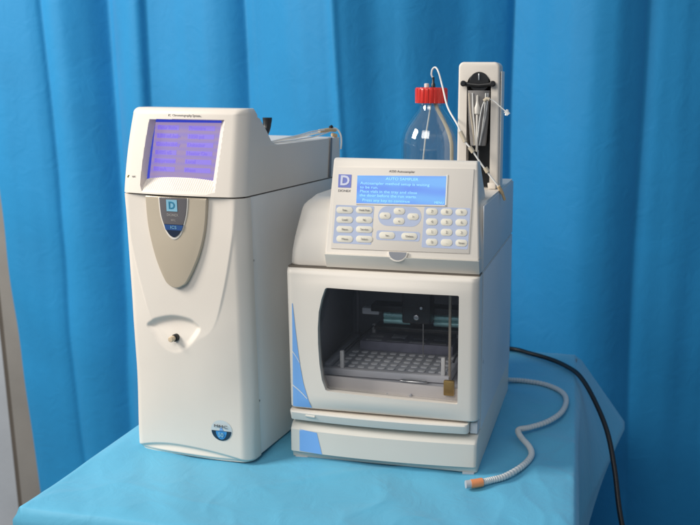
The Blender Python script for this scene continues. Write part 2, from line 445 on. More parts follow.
# head
OPEN = [(-.1530,.5140),(-.0300,.5165),(-.0400,.4135),(-.0560,.4095),(-.1610,.4100),(-.1650,.4200),(-.1640,.4550),(-.1600,.4880)]
def head_front(z): return -.0010+.18*(z-.407)
def open_depth(x, z):
    if not (-.17 < x < -.025 and .405 < z < .52): return 0
    sd = poly_sd(x, z, OPEN)
    if sd <= 0: return 0
    # distances to single edges with their own wall slopes
    tz = (z-.41)/.105
    left = -.1650+.012*max(0, tz)**1.6; right = -.0400+.0100*tz
    dl = (x-left)/.0022; dr = (right-x)/.0150; db = (z-.4095)/.0225; dt = (.5150-z)/.0018
    m = max(0, min(dl, dr, db, dt, 1))
    d = .0165*m
    if db < 1 and db <= min(dl, dr, dt)+.2: d += .0006*max(0, math.sin(2*PI*x/.0036))*ss(.03, .2, db)*ss(1., .85, db)
    return d
def h_disp(x, z):
    t = abs(x-XC); return hull(t)*.75 + open_depth(x, z)
def backy(z): return lerpt([(.4075, .345), (.4744, .345), (.4750, .118), (.4755, .1165), (.4770, .107), (.4815, .0974), (.4966, .085), (.5159, .0658), (.5233, .0442), (.5285, .034), (.54, .03)], z)
rows = []
nz = 230
for k in range(nz+1):
    z = .4068+(.5310-.4068)*k/nz
    a = (z-.407)/.124
    xl = XL+.0005+.0125*max(0, a)**2.0
    xr = -.0004+.0*a
    top = max(0, (z-.5215)/.0100); ro = .0085*(1-math.sqrt(max(0, 1-min(1, top)**2)))
    rl = .018
    yf = head_front(z)-.0085+.0+ro*1.1
    rl = .018-.006*min(1, top); yb = max(backy(z), yf+2*rl+.012) if z > .4745 else .345
    rows.append((z, xl+ro, xr-ro*.7, yf, yb, rl, .004 if z < .4745 else .006))
bm = loft_bm(rows, 230, 10, h_disp)
head = fin('head_housing', bm, CREAM, LM, angle=42)
# screen, flat glass at the bottom of the recess
def tiltM(x, z, d=0., base_x=0):
    n = Vector((0, -1, .18)).normalized(); up = Vector((0, .18, 1)).normalized()
    p = Vector((x, head_front(z)+d, z))
    return Matrix((( 1, up.x, n.x, p.x), (0, up.y, n.y, p.y), (0, up.z, n.z, p.z), (0, 0, 0, 1)))
def quad_plate(name, c, m, parent, fy, d, th=.0012):
    bm = bmesh.new()
    A = [bm.verts.new((x, fy(z)+d, z)) for x, z in c]; B = [bm.verts.new((x, fy(z)+d+th, z)) for x, z in c]
    bm.faces.new(A); bm.faces.new(B[::-1]); n = len(c)
    for i in range(n): bm.faces.new((A[i], B[i], B[(i+1) % n], A[(i+1) % n]))
    return fin(name, bm, m, parent, smooth=False)
SD = .0072
scr = quad_plate('screen', [(-.1660,.4200),(-.0300,.4200),(-.0240,.5170),(-.1600,.5170)], LCD_VIOLET, LM, head_front, SD)
quad_plate('screen_border', [(-.1680,.4200),(-.1592,.4200),(-.1520,.5160),(-.1620,.5160)], LCD_EDGE, scr, head_front, SD-.0004, .0003)
quad_plate('screen_border', [(-.1560,.5095),(-.0260,.5105),(-.0260,.5170),(-.1560,.5165)], LCD_EDGE, scr, head_front, SD-.0004, .0003)
rowsT = [('Flow Rate', 'Pressure'), ('1.00 mL/min', '1850 psi'), ('Conductivity', 'Detector'), ('0.485 uS', 'Heater On'), ('Suppressor', 'Local'), ('50 mA', 'Menu')]
for r_, (a, b) in enumerate(rowsT):
    z = .5020-.0120*r_; sx_ = -.0008*r_
    for xa, xb, t_ in ((-.1485, -.1120, a), (-.0960, -.0520, b)):
        bm = bmesh.new()
        quad_plate('text_field', [(xa+sx_, z-.0034), (xb+sx_, z-.0034), (xb+sx_, z+.0034), (xa+sx_, z+.0034)], LCD_BAND, scr, head_front, SD-.0003, .0002)
        text('lettering', t_, .0074, LCD_DARK, scr, tiltM(xa+.001+sx_, z, SD-.0006), .0001, 'LEFT', sx=1.05, bold=.0002)
def Lface(x, z, d=0.):
    return Matrix(((1, 0, 0, x), (0, 0, -1, -.0105+l_disp(x, z)-d), (0, 1, 0, z), (0, 0, 0, 1)))
def Hface(x, z, d=0.):
    M = tiltM(x, z, 0); M[1][3] = head_front(z)-.0085+h_disp(x, z)-d; return M
text('lettering', 'IC  Chromatography System', .0046, INKL, LM, Hface(-.094, .5205, .0002), .0002)
text('lettering', 'RFIC', .0036, INKL, LM, Hface(-.1765, .4305, .0004), .0002)
fin('mark', prism_bm([(-.1900,.4290),(-.1880,.4288),(-.1862,.4325),(-.1882,.4320)], -.0003, .0040, 'y'), mat('olive_mark', (.22,.20,.05), .5, var=.1), LM)
# shield shaped tan plate
SH = [(-.1568,.4040),(-.1545,.3602),(-.1440,.3153),(-.1290,.2811),(-.1185,.2712),(-.1090,.2690),(-.0995,.2720),(-.0890,.2815),(-.0700,.3186),(-.0585,.3581),(-.0530,.4040)]
def smooth_outline(P, n=6):
    q = catmull([(x, 0, z) for x, z in P], n); return [(p.x, p.z) for p in q]
def pface(z): return 0
def vplane(z): # the flat facet that carries the shield
    return -.0105+hull(VHz(z))
def shaped_plate(name, outline, d0, m, parent, bw, thick=.006, fy=None):
    fy = fy or vplane
    bm = prism_bm(outline, -d0, thick, 'y', bw, 3)
    for v in bm.verts: v.co.y += fy(v.co.z)
    return fin(name, bm, m, parent, angle=40)
sp = shaped_plate('shield_plate', smooth_outline(SH), .0042, TAN, LM, .0016, fy=lambda z: -.0105+hull(.094)*ss(.2, .404, z)*.9)
fsp = lambda z: -.0105+hull(.094)*ss(.2, .404, z)*.9-.0042
BD = [(-.1312,.4030),(-.1295,.3766),(-.1222,.3560),(-.1150,.3470),(-.1085,.3448),(-.1020,.3480),(-.0960,.3560),(-.0880,.3787),(-.0848,.4030)]
def scaled(P, s, c): return [((x-c[0])*s+c[0], (z-c[1])*s+c[1] if z < .4025 else z) for x, z in P]
rim = shaped_plate('badge_rim', smooth_outline(scaled(BD, 1.09, (-.1082, .385))), .0012, CREAM2, sp, .0006, .002, fsp)
bd = shaped_plate('badge', smooth_outline(BD), .0020, BADGE, sp, .0006, .001, fsp)
LOW = [(-.1247,.3640),(-.1222,.3560),(-.1150,.3474),(-.1085,.3452),(-.1020,.3484),(-.0960,.3560),(-.0922,.3640)]
shaped_plate('badge_band', LOW, .0024, NAVY, bd, 0, 0, fsp)
shaped_plate('badge_band', [(-.1222,.3555),(-.0955,.3555),(-.0925,.3632),(-.1244,.3632)], .0026, mat('band_blue', (.02,.07,.22), .25, coat=.5, var=.1), bd, 0, 0, fsp)
def Sface(x, z, d): return Matrix(((1, 0, 0, x), (0, 0, -1, fsp(z)-d), (0, 1, 0, z), (0, 0, 0, 1)))
shaped_plate('logo_tile', [(-.1190,.3830),(-.1010,.3830),(-.1010,.4000),(-.1190,.4000)], .0026, TEALLOGO, bd, 0, 0, fsp)
text('lettering', 'D', .0150, mat('teal_ink', (.03,.20,.33), .4, var=.1), bd, Sface(-.1100, .3913, .0029), .0001, bold=.0004)
text('lettering', 'DIONEX', .0052, INKL, bd, Sface(-.1095, .3775, .0023), .0001)
text('lettering', 'ICS', .0060, TEALLOGO, bd, Sface(-.1085, .3594, .0029), .0001, sx=1.3)
text('lettering', 'RFIC', .0038, INKL, bd, Sface(-.1085, .3700, .0023), .0001)
# knob in the bowl
ky = -.0105+l_disp(-.1195, .1900)
kn = fin('knob', lathe_bm([(.0055, .004), (.0058, -.004), (.0052, -.0052), (.0030, -.0056)], 28, (-.1178, ky, .1905), 'y'), BLACK, LM)
fin('knob_tip', lathe_bm([(.0044, -.004), (.0044, -.0120), (.0036, -.0135), (.001, -.0138)], 24, (-.1192, ky, .1903), 'y'), mat('knob_cream', (.70,.55,.38), .35, var=.05), kn)
# round sticker lower right
cxs, czs, rs = -.0460, .0510, .0178
yst = lambda x, z: -.0105+l_disp(x, z)
def disc_on_face(name, rfun, m, parent, off, fill):
    bm = bmesh.new(); vs = [bm.verts.new((x, yst(x, z)-off, z)) for x, z in fill]
    c = [sum(v.co[i] for v in vs)/len(vs) for i in range(3)]; cv = bm.verts.new((c[0], yst(c[0], c[2])-off, c[2]))
    for i in range(len(vs)): bm.faces.new((cv, vs[i], vs[(i+1) % len(vs)]))
    return fin(name, bm, m, parent)
circ = [(cxs+rs*.98*math.cos(a), czs+rs*math.sin(a)*.93) for a in [2*PI*k/40 for k in range(40)]]
st = disc_on_face('round_sticker', None, STICK, LM, .0004, circ)
half = [(cxs+rs*.92*math.cos(a), czs-.0005+rs*math.sin(a)*.88) for a in [PI+PI*k/20 for k in range(21)]]
disc_on_face('sticker_band', None, NAVY, st, .0007, half)
half2 = [(cxs+.009*math.cos(a), czs-.001+.013*math.sin(a)) for a in [PI+PI*k/20 for k in range(21)]]
disc_on_face('sticker_band', None, mat('sticker_blue', (.05,.28,.62), .35, var=.1), st, .0010, half2)
tri = [(cxs-.0035, czs), (cxs+.0035, czs), (cxs, czs+.0058)]
disc_on_face('sticker_band', None, DECAL, st, .0010, tri)
text('lettering', 'MMC', .0066, INK, st, Lface(cxs, czs+.0070, .0022), .0002, sx=1.6)
text('lettering', '50', .0095, TEALLOGO, st, Lface(cxs, czs-.0065, .0026), .0002, bold=.0003)
# black lever behind the head
bm = tube_bm(catmull([(-.060, .170, .476), (-.060, .186, .492), (-.060, .1905, .506), (-.060, .191, .5125)], 5), .006, 14, rf=lambda i: .0048+.0028*min(1, i/12))
lv = fin('lever', bm, BLACK, LM)
# dark grey band down the rear side edge
fin('dark_band', prism_bm([(.3010,.4755),(.3080,.4755),(.2990,.4075),(.2900,.4075)], -.0040, .0016, 'x', .0005), mat('dark_grey_band', (.16,.16,.17), .5, var=.1), LM)
for x in (-.18, -.02):
    for y in (.02, .32): fin('foot', lathe_bm([(.009, -.0015), (.010, .004), (.008, .0045)], 20, (x, y, 0)), BLACK, LM)

# tubing lying on the deck of the left machine (own thing)
tg = thing('tubing_coil', 'thin white tubing lying along the top of the left machine with beige end fittings', 'tubing', (-.3397, -.0327, .4770), -.0989)
for k, (dz, dx, dy) in enumerate(((0, 0, 0), (.0022, -.006, .01), (.0040, -.0025, .02), (.001, -.011, .004))):
    pts = [(-.020+dx, .126, .0010+dz*.3), (-.0140+dx, .160, .0016+dz), (-.013+dx, .215, .0022+dz*1.6), (-.014+dx, .270, .0034+dz*2.2), (-.012+dx*.6, .318, .0085+dz), (-.011, .334, .0125)]
    fin('tube', tube_bm(catmull(pts, 8), .0012, 8), TUBE, tg)
for p, q, r in (((-.020, .300, .0105), (-.012, .322, .0125), .0036), ((-.012, .322, .0125), (-.006, .338, .0110), .0030), ((-.009, .329, .0040), (-.004, .337, .0015), .0034)):
    fin('fitting', tube_bm([p, Vector(p).lerp(Vector(q), .5), q], r, 10), BEIGEFIT, tg)
fin('plug', tube_bm([(-.011, .326, .016), (-.009, .330, .018)], .0032, 12), BLACK, tg)
fin('tube', tube_bm(catmull([(-.010, .326, .015), (-.004, .338, .0135), (.0015, .342, .004), (.0035, .341, -.008), (.0035, .338, -.022)], 6), .0016, 8), TUBE, tg)

# ------------------------------------------------------------------ right machine (autosampler)
RM = thing('autosampler', 'low wide cream machine on the right with keypad, blue display and glass fronted door', 'machine', (-.145, .18, .0015))
def RP(o):  # children are modelled in table coordinates: shift into the parent's frame
    return o
RM_off = Vector((-.145, .18, .0015))
class _: pass
def rfin(name, bm, m, parent=None, **k):
    if parent is None:
        for v in bm.verts: v.co -= RM_off
        return fin(name, bm, m, RM, **k)
    for v in bm.verts: v.co -= RM_off
    return fin(name, bm, m, parent, **k)
def rbox(name, a, b, m, parent=None, bw=.001, seg=2): return rfin(name, box_bm(a, b, bw, seg), m, parent)
def rtext(name, s, size, m, parent, M, **k):
    M = Matrix.Translation(-RM_off) @ M
    return text(name, s, size, m, parent or RM, M, **k)
def bul(x, c=-.145, w=.145): return max(0, 1-((x-c)/w)**2)
# base drawer
def yfb(z): return lerpt([(.003, .004), (.0125, .002), (.0140, -.004), (.0500, -.002), (.0560, .004), (.0590, .012), (.0600, .016)], z)
rows = [(z, -.2905, 0, yfb(z), .372, .005, .004) for z in (.0030, .0050, .0120, .0135, .0150, .030, .045, .0500, .0530, .0560, .0580, .0592, .0600)]
bd_ = rfin('base_drawer', loft_bm(rows, 40, 6, lambda x, z: -.007*bul(x)*ss(.0125, .015, z)), LIP)
yb_ = lambda x, z: yfb(z)-.007*bul(x)
def face_patch(name, outline, yf, m, parent, off, n=10):
    """thin decal following a curved front; outline as left/right columns"""
    bm = bmesh.new(); G = []
    for j in range(n+1):
        v = j/n; (xa, za), (xb, zb) = outline(v); row = []
        for i in range(7):
            u = i/6; x = xa+(xb-xa)*u; z = za+(zb-za)*u
            row.append(bm.verts.new((x, yf(x, z)-off, z)))
        G.append(row)
    for j in range(n):
        for i in range(6): bm.faces.new((G[j][i], G[j][i+1], G[j+1][i+1], G[j+1][i]))
    return rfin(name, bm, m, parent)
def bd_out(v): return ((-.2745, .0165+.0345*v), (-.2375-.0085*v, .0150+.0335*v))
face_patch('blue_decal', bd_out, yb_, DECAL, bd_, .0004)
rbox('foot', (-.022, .002, -.0013), (-.004, .02, .0035), GREYIN)
rbox('foot', (-.285, .002, -.0013), (-.265, .02, .0035), GREYIN)
rbox('foot', (-.285, .33, -.0013), (-.265, .36, .0035), GREYIN)
rbox('foot', (-.025, .33, -.0013), (-.005, .36, .0035), GREYIN)
# lip under the door
rows = [(z, -.2895, -.0130, y, .03, .006, .002) for z, y in ((.0655, .006), (.0662, -.002), (.0700, -.0035), (.0790, -.006), (.0812, -.005), (.0820, -.001))]
lip = rfin('door_lip', loft_bm(rows, 40, 6, lambda x, z: -.007*bul(x)), CREAM2)
rfin('latch', tube_bm([(-.262, -.0065, .0755), (-.2545, -.0072, .0752), (-.247, -.0078, .0750)], .0026, 12), LIP, lip)
rbox('hinge_block', (-.0125, .008, .0625), (-.0008, .03, .0800), GREYIN, bw=.002)
# cabinet: hollow box
cab = box_bm((-.2885, .0305, .0602), (-.0004, .372, .3035), .002, 2)
cab = rfin('cabinet', cab, SIDE)
cut = fin('cut', box_bm((-.2840, -.1, .0900), (-.0055, .300, .2960), 0), None); cut.location = -RM_off + RM_off*0
cut.location = (0, 0, 0)
cut.parent = None
for v in cut.data.vertices: pass
cut.matrix_world = Matrix.Identity(4)
# the cabinet mesh lives in RM's frame and RM is at RM_off: its world position is right, so cut in world space
bpy.context.view_layer.update()
boolean(cab, cut)
# liner gives the cavity its own dark paint
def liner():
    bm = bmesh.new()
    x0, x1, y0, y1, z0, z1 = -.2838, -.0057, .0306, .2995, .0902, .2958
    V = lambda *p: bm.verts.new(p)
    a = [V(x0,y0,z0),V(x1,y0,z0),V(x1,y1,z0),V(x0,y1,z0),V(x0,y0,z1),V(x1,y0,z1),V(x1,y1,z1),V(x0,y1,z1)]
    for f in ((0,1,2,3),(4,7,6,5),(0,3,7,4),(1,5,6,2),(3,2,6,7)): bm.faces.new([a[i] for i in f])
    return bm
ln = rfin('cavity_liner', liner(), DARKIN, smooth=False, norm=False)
# door with window opening
def yfd(z): return lerpt([(.0835, .004), (.0850, -.001), (.0875, -.004), (.2960, -.004), (.3000, -.0025), (.3020, .001)], z)
def dd(x, z): return -.0085*bul(x)*ss(.0835, .10, z)*ss(.303, .275, z) - 0*z
rows = [(z, -.2900, 0, yfd(z), .0300, .0115, .001) for z in [.0835, .0842, .0850, .0862, .0875, .09]+[.1+.0095*k for k in range(20)]+[.285, .29, .294, .2960, .2980, .3000, .3012, .3020]]
door = rfin('door', loft_bm(rows, 70, 8, dd), CREAM2)
WIN = [(-.2262,.2755),(-.2320,.2600),(-.2368,.2400),(-.2390,.2150),(-.2392,.1900),(-.2378,.1600),(-.2345,.1350),(-.2290,.1200),(-.2255,.1185),(-.0300,.1130),(-.0285,.1145),(-.0280,.2745),(-.0295,.2758),(-.1300,.2768),(-.2200,.2775),(-.2240,.2772)]
cut = fin('cut', prism_bm(WIN[::-1], -.1, .1, 'y', 0), None)
bpy.context.view_layer.update(); boolean(door, cut)
cxw, czw = -.134, .195
cut = fin('cut', prism_bm([((x-cxw)*1.10+cxw, (z-czw)*1.12+czw) for x, z in WIN[::-1]], -.0015, .1, 'y', 0), None)
bpy.context.view_layer.update(); boolean(door, cut)
def yd(x, z): return yfd(z)+dd(x, z)
def inset(P, s):
    cx = sum(p[0] for p in P)/len(P); cz = sum(p[1] for p in P)/len(P)
    return [(cx+(x-cx)*s, cz+(z-cz)*s) for x, z in P]
# window pane
pane = rfin('window_pane', prism_bm(inset(WIN, 1.035), -.0012, .0010, 'y', 0), PANE, door, smooth=False)
# groove line right of the window and raised strip
rbox('door_strip', (-.0272, -.0058, .1120), (-.0205, -.0030, .2775), CREAM2, door, .0005)
# swoosh decal
def sw(v):
    zb, zt = .0880, .2500
    z = zb+(zt-zb)*v
    xr = lerpt([(.0880, -.2530), (.1040, -.2580), (.1260, -.2645), (.1560, -.2695), (.1803, -.2722), (.2110, -.2752), (.2350, -.2772), (.2506, -.2786)], z)
    return ((-.2840+.0045*v**.8, z), (xr, z))
def yd_round(x, z):
    y = yd(x, z)
    if x < -.2785:
        t = -.2785-x; r = .0115; y += r-math.sqrt(max(0, r*r-t*t))
    return y
face_patch('blue_decal', sw, yd_round, DECAL, door, .0005, 24)
WHITE = mat('white_line', (.75,.75,.72), .4, var=.03)
for (xa, za), (xb, zb) in (((-.2822,.1765),(-.2700,.1590)), ((-.2832,.1225),(-.2590,.1030))):
    bm = bmesh.new(); A = []; N_ = 10
    for i in range(N_+1):
        u = i/N_; x = xa+(xb-xa)*u; z = za+(zb-za)*u+.0015*math.sin(PI*u)
        A.append((bm.verts.new((x, yd_round(x, z)-.0009, z+.0009)), bm.verts.new((x, yd_round(x, z)-.0009, z-.0009))))
    for p, q in zip(A, A[1:]): bm.faces.new((p[0], q[0], q[1], p[1]))
    rfin('white_line', bm, WHITE, door)
# seam between door and upper housing
rbox('seam_gasket', (-.2880, .006, .3022), (-.0010, .368, .3048), GROOVE, bw=0)
# upper housing with sloping left shoulder and flat deck
def yfu(z): return lerpt([(.3050, .0080), (.3070, .0060), (.3250, .0060), (.345, .0105), (.3850, .026), (.3980, .036), (.4030, .046), (.4040, .052)], z)
rows = []
for z in [.3050, .3060, .3080, .3150, .3250, .335, .345, .355, .365, .375, .385, .391, .396, .400, .4025, .4040]:
    a = max(0, (z-.305)/.099)
    rows.append((z, -.2890+.015*a**1.3+.010*ss(.390, .404, z), 0, yfu(z), .372-.01*ss(.39, .404, z), .020, .004))
up = rfin('upper_housing', loft_bm(rows, 50, 10), CREAM2)
cut = fin('cut', box_bm((-.205, .16, .336), (-.0790, .345, .6), .004), None)
bpy.context.view_layer.update(); boolean(up, cut)
# side cover plate of the upper housing, right side
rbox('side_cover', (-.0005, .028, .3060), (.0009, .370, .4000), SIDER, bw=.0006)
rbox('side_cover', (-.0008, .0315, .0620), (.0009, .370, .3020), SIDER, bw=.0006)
for y, z in ((.040, .165), (.36, .29)):
    rfin('screw', lathe_bm([(0, 0), (.002, 0), (.002, .0007), (0, .0007)], 12, (.0009, y, z), 'x'), STEEL)
# control console, tilted face
T = .33; nrm = Vector((0, -1, T)).normalized(); upv = Vector((0, T, 1)).normalized(); SL = math.sqrt(1+T*T)
def PM(x, v, off=0.):
    z = .325+v/SL; p = Vector((x, (z-.325)*T, z))+nrm*off
    return Matrix(((1, upv.x, nrm.x, p.x), (0, upv.y, nrm.y, p.y), (0, upv.z, nrm.z, p.z), (0, 0, 0, 1)))
def con_prism(outline, o0, o1, bw=0., seg=2):
    bm = bmesh.new()
    A = [bm.verts.new(PM(x, v, o0) @ Vector((0, 0, 0))) for x, v in outline]; B = [bm.verts.new(PM(x, v, o1) @ Vector((0, 0, 0))) for x, v in outline]
    n = len(outline)
    bm.faces.new(A); bm.faces.new(B[::-1])
    for i in range(n): bm.faces.new((A[i], B[i], B[(i+1) % n], A[(i+1) % n]))
    bmesh.ops.recalc_face_normals(bm, faces=bm.faces)
    bevel_bm(bm, bw, seg); return bm
def rrect(x0, v0, x1, v1, r, n=5):
    P = []
    for cx, cv, a0 in ((x1-r, v0+r, -PI/2), (x1-r, v1-r, 0), (x0+r, v1-r, PI/2), (x0+r, v0+r, PI)):
        for k in range(n+1):
            a = a0+PI/2*k/n; P.append((cx+r*math.cos(a), cv+r*math.sin(a)))
    return P
# console body: wedge from the tilted face back to the deck
bm = bmesh.new()
prof = [(.0, .3252), (.0452, .4590), (.0500, .4618), (.0700, .4600), (.0960, .4020), (.060, .39), (.02, .33)]
A = []; B = []
for y, z in prof:
    a = (z-.325)/.136
    A.append(bm.verts.new((-.2290+.001*a, y, z))); B.append(bm.verts.new((-.0006-.0120*max(0, a), y, z)))
bm.faces.new(A); bm.faces.new(B[::-1])
for i in range(len(prof)): bm.faces.new((A[i], B[i], B[(i+1) % len(prof)], A[(i+1) % len(prof)]))
bmesh.ops.recalc_face_normals(bm, faces=bm.faces); bevel_bm(bm, .0028, 3)
con = rfin('control_console', bm, CREAM2)
rfin('console_skirt', prism_bm([(-.0035,.3262),(-.0005,.3215),(.0050,.3052),(.05,.3052),(.05,.3262)], -.2285, -.0008, 'x', .0008), LIP, con)
plate = rfin('keypad_film', con_prism([(-.2200, .0090), (-.0158, .0105), (-.0168, .1325), (-.2238, .1295)], -.001, .0013, .0004), PANELGREY, con)
lcd = rfin('display', con_prism([(-.1868, .0770), (-.0553, .0788), (-.0562, .1206), (-.1884, .1180)], 0, .0019), LCD_BLUE, con, smooth=False)
rfin('display_frame', con_prism([(-.0548, .0768), (-.0530, .0768), (-.0540, .1225), (-.0557, .1225)], 0, .0024), mat('frame_white', (.75,.76,.72), .4, var=.03), con, smooth=False)
rfin('display_frame', con_prism([(-.1870, .0750), (-.0530, .0766), (-.0530, .0785), (-.1870, .0768)], 0, .0024), PANELGREY, con, smooth=False)
def PT(s, size, m, x, v, off, parent, **k): return rtext('lettering', s, size, m, parent, PM(x, v, off), **k)
for t_, x, v, al in (('AUTO SAMPLER', -.1210, .1142, 'CENTER'), ('Autosampler method setup is waiting', -.1830, .1068, 'LEFT'), ('to be run.', -.1830, .1008, 'LEFT'), ('Place vials in the tray and close', -.1828, .0948, 'LEFT'), ('the door before the run starts.', -.1826, .0888, 'LEFT'), ('Press any key to continue', -.1780, .0818, 'LEFT')):
    PT(t_, .0056, LCD_TEXT, x, v, .0021, lcd, align=al, sx=1.22)
PT('MENU', .0050, LCD_TEXT, -.0640, .0815, .0021, lcd)
PT('AS50 Autosampler', .0048, INK, -.1220, .1255, .0014, plate, sx=1.05)
lg = rfin('logo_tile', con_prism([(-.2165, .0995), (-.1970, .0995), (-.1975, .1190), (-.2172, .1190)], 0, .0017), LOGO, plate, smooth=False)
PT('D', .0200, LOGOL, -.2068, .1092, .0019, lg, bold=.0006)
PT('DIONEX', .0048, INK, -.2065, .0945, .0014, plate, sx=1.05)
def pad(x0, v0, x1, v1, r): rfin('key_background', con_prism(rrect(x0, v0, x1, v1, r), 0, .0015), PAD, plate, smooth=False)
pad(-.2175, .0170, -.1595, .0735, .002); pad(-.1525, .0455, -.0885, .0745, .0140); pad(-.1530, .0245, -.0885, .0385, .0035); pad(-.0850, .0165, -.0180, .0755, .002)
def key(x, v, w, h, s, size=.0042):
    k = rfin('key', con_prism(rrect(x-w/2, v-h/2, x+w/2, v+h/2, h*.48, 6), .001, .0020, .0003, 2), KEY, plate)
    PT(s, size, INKL, x, v, .0028, k)
names = [('Run', 'Hold Run'), ('Load', 'Inj'), ('Rinse', 'Service'), ('Menu', 'Select')]
for r_ in range(4):
    for c_ in range(2):
        key(-.2035+.0295*c_+.0012*r_, .0660-.0141*r_+.001*c_, .0250, .0098, names[r_][c_])
for x, v, s in ((-.1420, .0600, '<'), (-.1215, .0675, '^'), (-.1210, .0530, 'v'), (-.1005, .0602, '>')): key(x, v, .0168, .0098, s, .0055)
key(-.1370, .0315, .0235, .0102, 'Ins'); key(-.1040, .0315, .0235, .0102, 'Delete')
num = [('7','8','9'), ('4','5','6'), ('1','2','3'), ('0','.','Enter')]
for r_ in range(4):
    for c_ in range(3):
        key(-.0735+.0214*c_+.0010*r_, .0685-.01465*r_+.0003*c_, .0170, .0100, num[r_][c_], .0055 if num[r_][c_] != 'Enter' else .0040)
# finger notch under the console
def arcp(r, c, n=18, k=1.): return [(c[0]+r*math.cos(a), c[1]+r*k*math.sin(a)) for a in [PI+PI*i/n for i in range(n+1)]]
nt_ = rfin('finger_notch', con_prism(arcp(.0150, (-.1190, .0078), 18, .92), -.003, .0030, .0005), CREAM2, con)
rfin('notch_recess', con_prism(arcp(.0128, (-.1190, .0079), 18, .9), .002, .0034), mat('notch_grey', (.20,.21,.24), .4, var=.05), nt_, smooth=False)
# ---- interior parts
rbox('floor_pan', (-.2830, .0350, .0905), (-.0060, .2980, .1180), GREYIN, bw=.002)
rfin('cavity_floor_front', prism_bm([(-.2825, .0906), (-.0065, .0906), (-.0065, .1215), (-.2825, .1285)], .0315, .0345, 'y', .0006), mat('pale_pan', (.78,.74,.71), .4, var=.06), None)
for x, z, r in ((-.1445, .1005+.003, .0034), (-.1073, .1065, .0022)):
    rfin('thumb_screw', lathe_bm([(r, .0), (r, -.004), (r*.7, -.005), (.0003, -.005)], 18, (x, .0314, z), 'y'), DARKIN)
rbox('drive_block', (-.0560, .0240, .1125), (-.0400, .0312, .1360), BRASS, bw=.0015)
rfin('side_duct', prism_bm([(.05,.118),(.20,.118),(.29,.20),(.29,.295),(.22,.295)], -.2835, -.2760, 'x', .001), mat('duct_grey', (.32,.33,.36), .4, var=.1), None)
rbox('back_rib', (-.2740, .2900, .1200), (-.2700, .2990, .2950), GREYIN)
rbox('mirror_bracket', (-.2140, .1300, .2010), (-.1850, .1500, .2120), mat('bracket_pale', (.75,.77,.8), .4, var=.05), bw=.002)
gan = rbox('gantry_beam', (-.1960, .120, .2095), (-.0065, .150, .2205), BLACK)
rbox('gantry_rail', (-.1900, .1170, .1800), (-.0065, .1500, .1860), BLACK, gan)
for x0, x1 in ((-.1760, -.1320), (-.0930, -.0450)):
    for z in (.1930, .2030):
        rfin('guide_rod', tube_bm([(x0, .130, z), ((x0+x1)/2, .130, z), (x1, .130, z)], .0052, 16), TEAL, gan)
hd_ = rbox('needle_carriage', (-.1380, .095, .2000), (-.0920, .128, .2700), BLACK, bw=.003)
rfin('carriage_screw', lathe_bm([(.0042, 0), (.0042, -.003), (.003, -.0036), (.0003, -.0036)], 20, (-.1140, .0948, .2115), 'y'), STEEL, hd_)
rfin('carriage_screw', lathe_bm([(.0022, 0), (.0022, -.003), (.0003, -.0034)], 16, (-.1060, .0948, .2270), 'y'), STEEL, hd_)
rfin('needle', tube_bm([(-.1045, .100, .2000), (-.1045, .100, .17), (-.1045, .100, .1420)], .0009, 8), STEEL, hd_)
rbox('guide_post', (-.0560, .0600, .1190), (-.0520, .0640, .2930), mat('post_tan', (.42,.36,.28), .4, var=.05), bw=.0008)
rfin('needle_guard', tube_bm(catmull([(-.1286, .048, .1225), (-.110, .044, .1232), (-.0877, .048, .1225), (-.095, .054, .1225), (-.120, .054, .1225)], 6, True)+[Vector((-.1286, .048, .1225))], .0013, 8), STEEL)
rfin('wash_tube', tube_bm(catmull([(-.0100, .08, .1750), (-.030, .085, .1680), (-.0480, .09, .1550), (-.055, .10, .14)], 6), .0018, 8), BLACK)

# ---- sample tray (lifts out)
tr = thing('sample_tray', 'grey vial tray full of white capped vials behind the glass door', 'tray', (-.150, .150, .1195))
tb_ = box_bm((-.098, -.080, 0), (.088, .075, .0080), .0015); fin('tray_plate', tb_, TRAYM, tr)
fr_ = box_bm((-.106, -.094, .0002), (.096, -.082, .0115), .0015); fin('front_rail', fr_, mat('rail_pale', (.72,.72,.74), .35, var=.05), tr)
fin('side_rail', box_bm((-.108, -.081, .0002), (-.100, .080, .0150), .0012), TRAYM, tr)
fin('side_rail', box_bm((.090, -.081, .0002), (.098, .080, .0150), .0012), TRAYM, tr)
for x, y, h in ((-.076, -.088, .040), (.086, -.088, .040), (-.070, .070, .040), (.080, .070, .040)):
    fin('corner_post', box_bm((x-.003, y-.003, .0116 if y < 0 else .0082), (x+.003, y+.003, h), .001), mat('post_pale', (.8,.8,.78), .4, var=.05), tr)
fin('handle_bar', tube_bm([(-.076, -.084, .037), (-.073, 0, .037), (-.070, .066, .037)], .0014, 8), BLACK, tr)
br = fin('back_rack', box_bm((-.080, .0180, .0082), (.080, .072, .0240), .001), mat('rack_violet_grey', (.30,.30,.38), .4, var=.15, vscale=60), tr)
for q, x in enumerate((-.058, -.020, .018, .054)):
    fin('slot', box_bm((x-.014, .0240, .0241), (x+.014, .034, .0250), .0004), DARKIN if q % 2 else TRAYM, br)
    fin('slot', box_bm((x-.012, .0450, .0241), (x+.012, .062, .0252), .0004), TRAYH if q == 1 else DARKIN, br)
def vial_bm():
    bm = prism_bm(rrect(-.0056, -.0050, .0056, .0050, .0032, 4), 0, .0016, 'z', .0006, 2)
    return bm
vial0 = None
